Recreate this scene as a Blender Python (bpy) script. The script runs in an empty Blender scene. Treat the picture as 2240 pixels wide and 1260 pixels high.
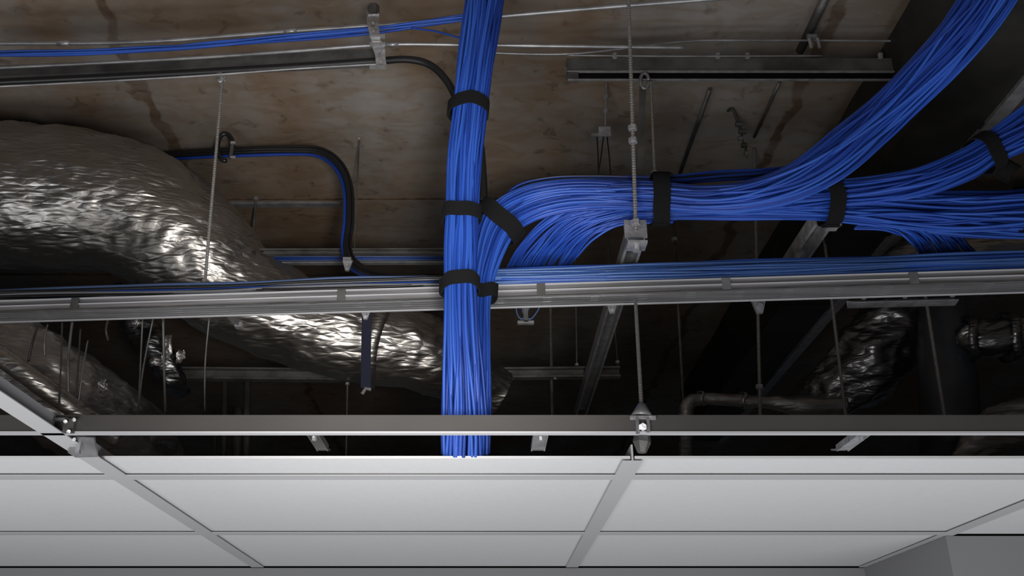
import bpy, math, random
from mathutils import Vector, noise
random.seed(7)
S = bpy.context.scene
COL = S.collection
# ------------------------------------------------------------------ camera, world, lights, exposure
F = 2083.0; VPX = 1065.0; PITCH = math.atan(937/F); CZ = 2.3
cd = bpy.data.cameras.new('camera'); cam = bpy.data.objects.new('camera', cd); COL.objects.link(cam)
cam.location = (0, 0, CZ); cam.rotation_euler = (math.pi/2+PITCH, 0, 0)
cd.sensor_width = 36; cd.lens = F/2240*36; cd.shift_x = 55/2240; cd.clip_start = .02
S.camera = cam
W = bpy.data.worlds.new('world'); S.world = W; W.use_nodes = True
W.node_tree.nodes['Background'].inputs[0].default_value = (.8, .88, 1, 1)
W.node_tree.nodes['Background'].inputs[1].default_value = .02
def area(name, loc, target, size, sy, energy, col=(1, 1, 1)):
    l = bpy.data.lights.new(name, 'AREA'); l.shape = 'RECTANGLE'; l.size = size; l.size_y = sy; l.energy = energy; l.color = col
    o = bpy.data.objects.new(name, l); COL.objects.link(o); o.location = loc
    o.rotation_euler = (Vector(target)-Vector(loc)).to_track_quat('-Z', 'Y').to_euler(); return o
area('room_bounce_light', (0.7, 1.2, .4), (0.7, 2.6, 3.4), 4.2, 2.2, 64, (.96, .98, 1))  # unseen area light standing in for bounce off the room floor
area('work_lamp', (-.5, .0, 1.86), (-.5, 3.6, 4.2), .7, .7, 30, (1, .97, .93))
sl = bpy.data.lights.new('deck_fill_spot', 'SPOT'); sl.energy = 250; sl.spot_size = math.radians(36); sl.spot_blend = 1; sl.shadow_soft_size = .12; sl.color = (1, .97, .92)
so = bpy.data.objects.new('deck_fill_spot', sl); COL.objects.link(so); so.location = (.15, .0, 2.25)  # added spot that brightens the far deck, not a lamp of the room
so.rotation_euler = (Vector((-.7, 4.5, 4.5))-so.location).to_track_quat('-Z', 'Y').to_euler()
area('low_fill_light', (.4, .9, 1.5), (.35, 2.3, 3.1), .45, .3, 6, (.92, .96, 1))  # added unseen light to brighten the tray right of centre
area('left_side_light', (-2.7, 1.0, 1.5), (-1.0, 2.8, 3.6), 1.2, .8, 22, (.95, .97, 1))  # unseen area light from the left; no window is modelled
S.view_settings.view_transform = 'Standard'; S.view_settings.look = 'None'
S.view_settings.gamma = 1; S.view_settings.use_curve_mapping = False
S.view_settings.exposure = 0.0

# ------------------------------------------------------------------ from a point in the photograph to a place in the room
cp, sp = math.cos(PITCH), math.sin(PITCH)
FWD = Vector((0, cp, sp))
def ray(px, py):
    a = (px-VPX)/F; b = (630-py)/F
    return Vector((a, cp-b*sp, sp+b*cp))
def P(px, py, Y):
    d = ray(px, py); return Vector((0, 0, CZ))+d*(Y/d.y)
def Pz(px, py, z):                      # z above the camera's height
    d = ray(px, py); return Vector((0, 0, CZ))+d*(z/d.z)
def dep(p): return (p-Vector((0, 0, CZ))).dot(FWD)
def m(px, p): return px*dep(p)/F        # size in metres of px pixels at point p

# ------------------------------------------------------------------ materials
def mat(name, col, rough=.5, metal=0, var=0, vscale=20, bump=0, bscale=40, col2=None, detail=4, spec=.5, stretch=None, dist=0):
    M = bpy.data.materials.new(name); M.use_nodes = True; n = M.node_tree.nodes; L = M.node_tree.links
    b = n['Principled BSDF']; b.inputs['Base Color'].default_value = (*col, 1); b.inputs['Roughness'].default_value = rough
    b.inputs['Metallic'].default_value = metal; b.inputs['Specular IOR Level'].default_value = spec
    tc = n.new('ShaderNodeTexCoord'); src = tc.outputs['Object']
    if stretch:
        mp = n.new('ShaderNodeMapping'); mp.inputs['Scale'].default_value = stretch; L.new(src, mp.inputs[0]); src = mp.outputs[0]
    if var or col2:
        t = n.new('ShaderNodeTexNoise'); t.inputs['Scale'].default_value = vscale; t.inputs['Detail'].default_value = detail
        t.inputs['Distortion'].default_value = dist
        L.new(src, t.inputs['Vector'])
        r = n.new('ShaderNodeValToRGB'); r.color_ramp.elements[0].position = .35; r.color_ramp.elements[1].position = .65
        c2 = col2 or tuple(min(1, c*(1+var)) for c in col)
        r.color_ramp.elements[0].color = (*(tuple(c*(1-var) for c in col) if not col2 else col), 1); r.color_ramp.elements[1].color = (*c2, 1)
        L.new(t.outputs['Fac'], r.inputs[0]); L.new(r.outputs[0], b.inputs['Base Color'])
    if bump:
        t = n.new('ShaderNodeTexNoise'); t.inputs['Scale'].default_value = bscale; t.inputs['Detail'].default_value = 6
        L.new(src, t.inputs['Vector'])
        bp = n.new('ShaderNodeBump'); bp.inputs['Strength'].default_value = bump; bp.inputs['Distance'].default_value = .01
        L.new(t.outputs['Fac'], bp.inputs['Height']); L.new(bp.outputs[0], b.inputs['Normal'])
    return M
def foil(name, col, rough, strength):
    M = bpy.data.materials.new(name); M.use_nodes = True; n = M.node_tree.nodes; L = M.node_tree.links
    b = n['Principled BSDF']; b.inputs['Metallic'].default_value = 1; b.inputs['Roughness'].default_value = rough
    tc = n.new('ShaderNodeTexCoord'); mp = n.new('ShaderNodeMapping'); mp.inputs['Scale'].default_value = (.5, 1.1, 2.2); L.new(tc.outputs['Object'], mp.inputs[0])
    t = n.new('ShaderNodeTexNoise'); t.inputs['Scale'].default_value = 3; t.inputs['Detail'].default_value = 3; L.new(mp.outputs[0], t.inputs['Vector'])
    r = n.new('ShaderNodeValToRGB'); r.color_ramp.elements[0].position = .3; r.color_ramp.elements[1].position = .7
    r.color_ramp.elements[0].color = (*[c*.78 for c in col], 1); r.color_ramp.elements[1].color = (*col, 1)
    L.new(t.outputs['Fac'], r.inputs[0]); L.new(r.outputs[0], b.inputs['Base Color'])
    w = n.new('ShaderNodeTexNoise'); w.noise_type = 'RIDGED_MULTIFRACTAL'; w.inputs['Scale'].default_value = 20; w.inputs['Detail'].default_value = 5; w.inputs['Distortion'].default_value = .9
    L.new(mp.outputs[0], w.inputs['Vector'])
    bp = n.new('ShaderNodeBump'); bp.inputs['Strength'].default_value = strength; bp.inputs['Distance'].default_value = .007
    L.new(w.outputs['Fac'], bp.inputs['Height'])
    v = n.new('ShaderNodeTexVoronoi'); v.feature = 'DISTANCE_TO_EDGE'; v.inputs['Scale'].default_value = 26; L.new(mp.outputs[0], v.inputs['Vector'])
    bp2 = n.new('ShaderNodeBump'); bp2.inputs['Strength'].default_value = strength*.8; bp2.inputs['Distance'].default_value = .012
    L.new(v.outputs['Distance'], bp2.inputs['Height']); L.new(bp.outputs[0], bp2.inputs['Normal']); L.new(bp2.outputs[0], b.inputs['Normal'])
    return M
BLUE = mat('blue_cable_jacket', (.013, .05, .29), .4, spec=.3, var=.18, vscale=3)
BLUES = [BLUE, mat('blue_cable_jacket_deep', (.009, .034, .22), .45, spec=.3, var=.15, vscale=3), mat('blue_cable_jacket_pale', (.022, .075, .36), .4, spec=.3, var=.15, vscale=3)]
BLACK = mat('black_cable_jacket', (.006, .006, .007), .45)
STRAPM = mat('black_hook_and_loop', (.009, .009, .010), .95, bump=.6, bscale=900, spec=.15)
STEEL = mat('galvanised_steel', (.25, .25, .26), .38, .5, var=.25, vscale=14, bump=.12, bscale=60)
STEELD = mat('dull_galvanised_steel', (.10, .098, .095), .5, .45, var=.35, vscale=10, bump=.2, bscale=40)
BRIGHT = mat('bright_zinc', (.36, .36, .38), .35, .55, var=.2, vscale=30, bump=.3, bscale=90)
CONDUIT = mat('bright_conduit', (.3, .3, .31), .4, .6, var=.3, vscale=12)
ROD = mat('threaded_zinc_rod', (.30, .29, .28), .5, .7, bump=.5, bscale=400)
TEE = mat('painted_grid_metal', (.44, .44, .45), .5)
LIP = mat('pale_lip_metal', (.42, .42, .44), .4)
BEAMM = mat('grey_channel_metal', (.08, .075, .073), .42, .35, var=.14, vscale=2.5)
TILE = mat('white_ceiling_tile', (.575, .575, .585), .9, var=.015, vscale=60, bump=.05, bscale=300)
WALLM = mat('grey_wall_paint', (.20, .20, .21), .9)
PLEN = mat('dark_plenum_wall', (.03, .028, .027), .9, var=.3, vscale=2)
DFOIL = foil('foil_insulation', (.46, .44, .42), .38, .5)
DFOIL2 = foil('dull_foil_insulation', (.46, .45, .45), .46, .35)
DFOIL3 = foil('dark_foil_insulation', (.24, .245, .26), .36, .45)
FLOORM = mat('beige_floor', (.35, .34, .33), .8)

def deck_material():
    M = bpy.data.materials.new('stained_deck'); M.use_nodes = True; n = M.node_tree.nodes; L = M.node_tree.links
    b = n['Principled BSDF']; b.inputs['Roughness'].default_value = .55; b.inputs['Specular IOR Level'].default_value = .35
    tc = n.new('ShaderNodeTexCoord')
    def nz(scale, detail, dist, st=(1, 1, 1)):
        mp = n.new('ShaderNodeMapping'); mp.inputs['Scale'].default_value = st; L.new(tc.outputs['Object'], mp.inputs[0])
        t = n.new('ShaderNodeTexNoise'); t.inputs['Scale'].default_value = scale; t.inputs['Detail'].default_value = detail; t.inputs['Distortion'].default_value = dist
        L.new(mp.outputs[0], t.inputs['Vector']); return t.outputs['Fac']
    def ramp(f, els):
        r = n.new('ShaderNodeValToRGB'); e = r.color_ramp.elements
        e[0].position, e[0].color = els[0][0], (*els[0][1], 1); e[1].position, e[1].color = els[-1][0], (*els[-1][1], 1)
        for p, c in els[1:-1]:
            x = e.new(p); x.color = (*c, 1)
        L.new(f, r.inputs[0]); return r.outputs[0]
    def mix(f, a, c, mode='MIX'):
        x = n.new('ShaderNodeMix'); x.data_type = 'RGBA'; x.blend_type = mode
        if isinstance(f, float): x.inputs[0].default_value = f
        else: L.new(f, x.inputs[0])
        L.new(a, x.inputs[6]); L.new(c, x.inputs[7]); return x.outputs[2]
    base = ramp(nz(1.5, 5, .3, (1.3, .55, 1)), [(.33, (.165, .115, .078)), (.46, (.20, .153, .118)), (.56, (.215, .187, .165)), (.7, (.275, .255, .24))])
    rust = ramp(nz(5, 6, 1.2, (1, 2.2, 1)), [(.42, (1, 1, 1)), (.60, (.84, .74, .62)), (.72, (1.0, .97, .94))])
    c = mix(.75, base, rust, 'MULTIPLY')
    spots = ramp(nz(16, 4, .5), [(.30, (.6, .55, .5)), (.40, (1, 1, 1))])
    c = mix(.8, c, spots, 'MULTIPLY')
    # ragged rust streaks along two panel joints
    sx = n.new('ShaderNodeSeparateXYZ'); L.new(tc.outputs['Object'], sx.inputs[0])
    wob = nz(4, 6, .5)
    for x0 in JOINTS:
        def mth(op, a_, b_=None):
            q = n.new('ShaderNodeMath'); q.operation = op
            for i_, v_ in enumerate((a_, b_)):
                if v_ is None: continue
                if isinstance(v_, (int, float)): q.inputs[i_].default_value = v_
                else: L.new(v_, q.inputs[i_])
            return q.outputs[0]
        d = mth('ABSOLUTE', mth('ADD', mth('SUBTRACT', sx.outputs[0], x0), mth('MULTIPLY', mth('SUBTRACT', wob, .5), .18)))
        fac = mth('MULTIPLY', mth('MINIMUM', mth('MAXIMUM', mth('MULTIPLY', mth('SUBTRACT', .026, d), 90), 0), 1), mth('MINIMUM', mth('MULTIPLY', nz(11, 4, .3), 1.35), 1))
        k_ = n.new('ShaderNodeRGB'); k_.outputs[0].default_value = (.42, .29, .19, 1)
        c = mix(fac, c, k_.outputs[0], 'MULTIPLY')
    L.new(c, b.inputs['Base Color'])
    bp = n.new('ShaderNodeBump'); bp.inputs['Strength'].default_value = .35; bp.inputs['Distance'].default_value = .01
    L.new(nz(9, 6, .3), bp.inputs['Height']); L.new(bp.outputs[0], b.inputs['Normal'])
    return M
JOINTS = [Pz(x_, 0, 2.05).x for x_ in (205, 1850)]
DECK = deck_material()
STAIN = mat('brown_rust_stain', (.07, .04, .022), .8, col2=(.13, .085, .055), vscale=25)

# ------------------------------------------------------------------ mesh helpers
class MB:
    def __init__(s): s.v = []; s.f = []
    def box(s, c, sx, sy, sz, ax=None):
        c = Vector(c); ax = ax or (Vector((1, 0, 0)), Vector((0, 1, 0)), Vector((0, 0, 1))); i = len(s.v)
        for k in (-.5, .5):
            for j in (-.5, .5):
                for l in (-.5, .5): s.v.append(c+ax[0]*sx*l+ax[1]*sy*j+ax[2]*sz*k)
        for q in ((0, 2, 3, 1), (4, 5, 7, 6), (0, 1, 5, 4), (2, 6, 7, 3), (0, 4, 6, 2), (1, 3, 7, 5)): s.f.append([i+a for a in q])
        return s
    def tube(s, pts, r, seg=8, cap=True, ell=None):
        n = len(pts); base = len(s.v); prev = None
        for k, p in enumerate(pts):
            t = (pts[min(k+1, n-1)]-pts[max(k-1, 0)]).normalized()
            a = FWD if abs(t.dot(FWD)) < .95 else Vector((1, 0, 0))
            if prev is None: u = t.cross(a).normalized()
            else: u = (prev-t*prev.dot(t)).normalized()
            prev = u; w = t.cross(u); rr = r[k] if isinstance(r, (list, tuple)) else r
            for j in range(seg):
                an = 2*math.pi*j/seg
                s.v.append(p+(u*math.cos(an)+w*math.sin(an)*(ell or 1))*rr)
        for k in range(n-1):
            for j in range(seg):
                a = base+k*seg+j; b = base+k*seg+(j+1) % seg
                s.f.append([a, b, b+seg, a+seg])
        if cap:
            s.f.append([base+j for j in range(seg)][::-1]); s.f.append([base+(n-1)*seg+j for j in range(seg)])
        return s
    def sweep(s, prof, a, b, up=Vector((0, 0, 1)), closed=True):
        """prof: outline (u across, v up) swept from a to b"""
        t = (b-a).normalized(); u = t.cross(up).normalized(); w = u.cross(t); i = len(s.v); n = len(prof)
        for p in (a, b):
            for (x, y) in prof: s.v.append(p+u*x+w*y)
        for j in range(n): s.f.append([i+j, i+(j+1) % n, i+n+(j+1) % n, i+n+j])
        s.f.append([i+j for j in range(n)][::-1]); s.f.append([i+n+j for j in range(n)])
        return s
    def build(s, name, material, parent=None, smooth=False):
        me = bpy.data.meshes.new(name); me.from_pydata([tuple(v) for v in s.v], [], s.f)
        import bmesh
        bm = bmesh.new(); bm.from_mesh(me); bmesh.ops.recalc_face_normals(bm, faces=bm.faces); bm.to_mesh(me); bm.free()
        if smooth:
            for p in me.polygons: p.use_smooth = len(p.vertices) == 4
        me.materials.append(material); o = bpy.data.objects.new(name, me); COL.objects.link(o)
        if parent:
            o.parent = parent; o.matrix_parent_inverse = parent.matrix_world.inverted()
        return o
def thing(name, loc, label, cat, group=None):
    o = bpy.data.objects.new(name, None); COL.objects.link(o); o.empty_display_size = .05
    o.location = loc; o['label'] = label; o['category'] = cat
    if group: o['group'] = group
    from mathutils import Matrix
    o.matrix_world = Matrix.Translation(Vector(loc))
    return o
def tag(o, label, cat, group=None):
    o['label'] = label; o['category'] = cat
    if group: o['group'] = group
    return o
def struct(o): o['kind'] = 'structure'; return o
def spline(pts, n):
    """catmull-rom through tuples of floats/vectors"""
    out = []; k = len(pts)
    for i in range(k-1):
        p0, p1, p2, p3 = pts[max(i-1, 0)], pts[i], pts[i+1], pts[min(i+2, k-1)]
        for j in range(n):
            t = j/n
            out.append(.5*((2*p1)+(p2-p0)*t+(2*p0-5*p1+4*p2-p3)*t*t+(3*p1-p0-3*p2+p3)*t**3))
    out.append(pts[-1]); return out
def cprof(w, h, t=.0035, lip=.007):     # open strut channel, opening downwards
    return [(-w/2, -h/2), (-w/2+lip, -h/2), (-w/2+lip, -h/2+t), (-w/2+t, -h/2+t), (-w/2+t, h/2-t), (w/2-t, h/2-t), (w/2-t, -h/2+t), (w/2-lip, -h/2+t), (w/2-lip, -h/2), (w/2, -h/2), (w/2, h/2), (-w/2, h/2)]
def rot(prof, q):                       # rotate a profile by q quarter turns
    for _ in range(q): prof = [(-y, x) for x, y in prof]
    return prof

# ------------------------------------------------------------------ setting
CEIL = .517; DK = 2.05; ZC = CZ+CEIL
yE = Pz(1065, 1009, CEIL).y; yT1 = Pz(1065, 1045, CEIL).y; yT2 = Pz(1065, 1168, CEIL).y; yW = Pz(1065, 1241, CEIL).y
XA = Pz(562, 1240, CEIL).x; XB = Pz(1252, 1240, CEIL).x; XC = Pz(1895, 1240, CEIL).x
struct(MB().box((0, 3.2, CZ+DK+.1), 14, 15, .2).build('ceiling', DECK))
o = MB().box((0, 1, -.05), 9, 8, .1).build('floor', FLOORM); struct(o)
o = MB().box((XC/2-2.6, yW+.06, ZC/2-.0005), XC+5.2, .1, ZC-.001).build('wall_back', WALLM); struct(o)
o = MB().box((XC+1.6, (yT2+yW)/2+.07, ZC/2-.0005), 3.2, yW-yT2+.08, ZC-.001).build('wall_right', WALLM); struct(o)
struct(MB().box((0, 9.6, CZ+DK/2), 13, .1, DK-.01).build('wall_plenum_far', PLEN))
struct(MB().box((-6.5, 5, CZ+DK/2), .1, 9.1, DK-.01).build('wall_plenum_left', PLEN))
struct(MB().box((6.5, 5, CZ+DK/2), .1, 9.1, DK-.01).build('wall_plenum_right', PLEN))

# seams and stains of the deck above
def strip_on_deck(a, b, w, name, material):
    return MB().sweep([(-w/2, -.004), (w/2, -.004), (w/2, 0), (-w/2, 0)], a, b).build(name, material)
DZ = DK-.0005
seams = [((-40, 436), (1090, 431), 5, 1), ((1090, 431), (1500, 430), 5, 1)]
k = 0
for (pa, pb, wpx, _) in [(((-300, 436)), ((2600, 431)), 9, 1), (((-300, 600)), ((2600, 600)), 8, 1)]:
    k += 1; struct(strip_on_deck(Pz(*pa, DZ), Pz(*pb, DZ), .012, 'trim_%d' % k, STAIN))

# ------------------------------------------------------------------ suspended ceiling: tees and tiles
TW = .046
def tee_prof(w=TW, h=.038): return [(-w/2, 0), (w/2, 0), (w/2, .002), (.002, .002), (.002, h), (-.002, h), (-.002, .002), (-w/2, .002)]
yNA = .95
def main_tee(x, y0, y1, label):
    o = MB().sweep(tee_prof(), Vector((x, y0, ZC)), Vector((x, y1, ZC))).build('ceiling_main_tee', TEE)
    return tag(o, label, 'ceiling grid bar', 'long runners of the ceiling grid')
main_tee(XA, 1.15, yW, 'pale grey ceiling grid runner slanting down the left, carried on past the open edge')
main_tee(XB, yE, yW, 'pale grey ceiling grid runner slanting down in the middle of the tiles')
main_tee(XC, yE, yW, 'pale grey ceiling grid runner at the lower right beside the wall corner')
cols = [(-3.3, XA-TW/2), (XA+TW/2, XB-TW/2), (XB+TW/2, XC-TW/2), (XC+TW/2, XC+1.1)]
cn = ['left of the left runner', 'between the left and middle runners', 'between the middle and right runners', 'right of the right runner']
rows = [(yE, yT1-.003), (yT1+.003, yT2-.003), (yT2+.003, yW+.012)]
rn = ['cut strip of white ceiling tile at the open edge', 'whole white ceiling tile in the middle row', 'white ceiling tile against the grey wall']
for ci, (x0, x1) in enumerate(cols):
    for ri, (y0, y1) in enumerate(rows):
        if ci == 3 and ri == 2: continue
        a, b = x0-TW/2+.005, x1+TW/2-.005
        if ci == 3 and ri == 1: y1 = yT2+.032
        o = MB().box(((a+b)/2, (y0+y1)/2, ZC+.006+.003), b-a, y1-y0, .006).build('ceiling_tile', TILE)
        tag(o, '%s, %s' % (rn[ri], cn[ci]), 'ceiling tile', 'white tiles of the suspended ceiling')
    for ri, y in enumerate((yT1, yT2)):
        if ci == 3 and ri: continue
        o = MB().sweep(tee_prof(TW, .03), Vector((x0, y, ZC+.0001)), Vector((x1, y, ZC+.0001))).build('ceiling_cross_tee', TEE)
        tag(o, 'thin grey ceiling cross bar, %s, %s' % (('nearer the open edge', 'nearer the grey wall')[ri], cn[ci]), 'ceiling grid bar', 'cross bars of the ceiling grid')

# channel in front of the open ceiling edge
bm_ = thing('channel_beam', (0, Pz(1065, 950, CEIL).y, ZC), 'long grey metal channel running level across the opening in front of the tile edge', 'metal channel')
yB = Pz(1065, 950, CEIL).y; hB = m(40, P(1065, 930, yB))/math.cos(.27)
MB().sweep([(-.006, .004), (.006, .004), (.006, hB), (.0, hB), (0, .006), (-.006, .006)], Vector((-2.6, yB, ZC)), Vector((2.8, yB, ZC))).build('web', BEAMM, bm_)
MB().sweep([(-.008, 0), (.008, 0), (.008, .004), (-.008, .004)], Vector((-2.6, yB, ZC)), Vector((2.8, yB, ZC))).build('bottom_lip', LIP, bm_)

def clip(px, w, label, tone, lean=0):
    """bent perforated strap from the channel back to the tile edge"""
    a = P(px, 958, yB+.03); t = thing('hanger_clip', a, label, 'metal clip', 'clips between the channel and the tile edge')
    wd = m(w, a)
    b = MB(); top = Vector((a.x, yB+.016, ZC+.012)); n = 9; pts = []
    for i in range(n):
        s = i/(n-1); pts.append(Vector((a.x+lean*s, yB+.02+(yE-yB-.004)*s, ZC+.012+.018*s+.006*math.sin(s*math.pi*2))))
    i0 = len(b.v)
    for p in pts:
        k = 1+.12*math.sin(p.y*130)
        for (dx, dz) in ((-wd/2*k, -.002), (wd/2*k, -.002), (wd/2*k, .002), (-wd/2*k, .002)): b.v.append(p+Vector((dx, 0, dz)))
    for i in range(n-1):
        for j in range(4): b.f.append([i*4+j, i*4+(j+1) % 4, i*4+4+(j+1) % 4, i*4+4+j])
    b.f += [[0, 1, 2, 3], [n*4-1, n*4-2, n*4-3, n*4-4]]
    b.build('strap', tone, t)
    for sx in (-1, 1):
        MB().box((a.x+sx*wd*.5, (yB+yE)/2, ZC+.024), .003, (yE-yB)*.8, .014).build('side_flange', tone, t)
    for fy in (.3, .72):
        MB().tube([Vector((a.x, yB+.02+(yE-yB)*fy, ZC+.005+.018*fy)), Vector((a.x, yB+.02+(yE-yB)*fy, ZC+.014+.018*fy))], .0055, 6).build('bolt', BRIGHT, t)
clip(676, 24, 'dark metal clip under the channel, left of the blue vertical bundle', STEELD)
clip(1186, 30, 'grey perforated clip under the channel, just right of the blue vertical bundle', STEEL)
clip(1908, 26, 'bright bent metal clip under the channel at the far right', BRIGHT)

# ------------------------------------------------------------------ tubes, rods, struts
def rod(x0, y0, x1, y1, Y, dia, label, material=ROD, nuts=((1.0),), name='threaded_rod', Y1=None, group='threaded rods holding the services'):
    a = P(x0, y0, Y); b = P(x1, y1, Y1 or Y); r = m(dia, a)/2
    t = thing(name, b, label, 'rod', group)
    n = max(6, int((b-a).length/.004)); pts = [a.lerp(b, i/n) for i in range(n+1)]
    MB().tube(pts, [r*(1+(.1 if i % 2 else -.06)) for i in range(n+1)], 8).build('shaft', material, t)
    d = (a-b).normalized()
    for s in nuts:
        c = a.lerp(b, s); MB().tube([c-d*r*1.2, c+d*r*1.2], r*2.3, 6).build('nut', BRIGHT, t)
    return t
def channel(a, b, w, h, label, name='strut_channel', material=STEEL, q=0, lip=.007, holes=0, group=None, bolts=0):
    t = thing(name, a, label, 'metal channel', group)
    MB().sweep(rot(cprof(w, h, .003, lip), q), a, b).build('channel_body', material, t)
    d = (b-a).normalized()
    for i in range(bolts):
        c = a.lerp(b, (i+.5)/bolts)-Vector((0, 0, h/2))
        MB().tube([c-Vector((0, 0, .006)), c+Vector((0, 0, .004))], .007, 6).build('bolt', BRIGHT, t)
    return t
# three named hanging rods in front
rod(487, 168, 447, 632, 2.44, 6.5, 'slim threaded rod hanging in front of the big foil duct on the left', nuts=(.01, .97))
rod(1374, -30, 1391, 505, 2.07, 8, 'long threaded rod from the top edge down to the bright strut end right of centre', nuts=(.61, .66, .97))
rod(1390, 655, 1404, 905, yB+.22, 7.5, 'threaded rod in the middle hanging down to the clamp on the grey channel', nuts=(.97,), Y1=yB+.012)
rod(1650, 326, 1663, 912, 3.2, 6.5, 'thin rod dropping below the tray, first to the right of the middle clamp', nuts=(.9,))
rod(1780, 326, 1851, 920, 3.2, 6.5, 'thin rod crossing the tray below the right strap, second right of the middle clamp', nuts=(.1,))
rod(1996, 470, 2067, 915, 2.95, 7, 'thin rod farthest right, in front of the dark blue grey duct', nuts=(.02,))
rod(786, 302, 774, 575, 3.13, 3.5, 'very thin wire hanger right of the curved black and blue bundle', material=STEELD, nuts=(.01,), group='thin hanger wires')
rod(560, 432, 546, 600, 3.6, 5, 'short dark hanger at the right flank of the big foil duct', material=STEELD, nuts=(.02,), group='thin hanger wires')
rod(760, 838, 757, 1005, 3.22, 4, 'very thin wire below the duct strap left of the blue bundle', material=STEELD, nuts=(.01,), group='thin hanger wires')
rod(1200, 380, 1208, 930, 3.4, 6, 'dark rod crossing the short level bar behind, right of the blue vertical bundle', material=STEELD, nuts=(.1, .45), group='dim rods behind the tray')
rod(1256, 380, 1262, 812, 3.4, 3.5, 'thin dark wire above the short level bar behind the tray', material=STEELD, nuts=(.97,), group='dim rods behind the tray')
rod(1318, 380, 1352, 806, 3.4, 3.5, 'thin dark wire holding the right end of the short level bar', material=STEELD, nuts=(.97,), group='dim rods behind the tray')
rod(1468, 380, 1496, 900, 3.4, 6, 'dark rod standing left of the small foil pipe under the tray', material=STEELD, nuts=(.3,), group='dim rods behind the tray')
rod(1424, 178, 1432, 385, 2.43, 6, 'plain rod beside the flat bar below the upper right channel', nuts=(.97,))
rod(1327, 182, 1324, 285, 2.78, 5, 'short rod above the small junction clip on the deck', nuts=(.3, .6))

# middle clamp on the channel
c0 = P(1405, 905, yB); t = thing('rod_clamp', P(1405, 985, yB+.02), 'bright bolted clamp gripping the grey channel where the middle rod ends', 'clamp')
MB().tube([P(1404, 884, yB-.0), P(1404, 900, yB-.0), P(1404, 912, yB)], [m(9, c0), m(18, c0), m(26, c0)], 10).build('cone_washer', STEEL, t, True)
MB().box(P(1406, 914, yB-.016), m(56, c0), .006, m(8, c0)).build('flange', BRIGHT, t)
b = MB(); b.box(P(1394, 930, yB-.014), m(7, c0), .012, m(36, c0)); b.box(P(1417, 930, yB-.014), m(7, c0), .012, m(30, c0)); b.build('jaw', STEEL, t)
MB().tube([P(1406, 934, yB-.03), P(1406, 934, yB-.012)], m(9, c0), 6).build('bolt', BRIGHT, t)
MB().tube([P(1405, 952, yB+.02), P(1404, 968, yB+.02), P(1404, 990, yB+.02)], [m(18, c0), m(20, c0), m(10, c0)], 6).build('lower_sleeve', STEELD, t)
# left clamp on the channel
c0 = P(152, 930, yB); t = thing('runner_clamp', P(165, 985, yB+.02), 'dark twisted clamp on the left end of the grey channel where the runner crosses', 'clamp')
MB().box(P(152, 932, yB-.014), m(22, c0), .012, m(30, c0)).build('jaw', STEELD, t)
MB().box(P(135, 918, yB-.012), m(34, c0), .01, m(6, c0)).build('plate', STEEL, t)
for (x, y) in ((143, 922), (162, 918), (150, 944)):
    MB().tube([P(x, y, yB-.034), P(x, y, yB-.01)], m(4.5, c0), 6).build('bolt', BRIGHT, t)
t = thing('perforated_bracket', P(180, 990, yB+.1), 'pale perforated bracket between the channel and the tiles at the far left', 'bracket')
c0 = P(175, 977, yB+.10)
b = MB(); q = [P(158, 955, yB+.06), P(205, 957, yB+.06), P(212, 1000, yB+.14), P(165, 1001, yB+.14), P(148, 990, yB+.12)]
i = len(b.v); b.v += q+[v+Vector((0, .006, .004)) for v in q]; b.f += [list(range(5)), [9, 8, 7, 6, 5]]+[[j, (j+1) % 5, 5+(j+1) % 5, 5+j] for j in range(5)]
b.build('plate', STEEL, t)
MB().box(P(173, 975, yB+.075), m(9, c0), .01, m(34, c0)).build('raised_rib', BRIGHT, t)
MB().tube([P(162, 961, yB+.03), P(162, 961, yB+.06)], m(4, c0), 6).build('bolt', BRIGHT, t)

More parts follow.
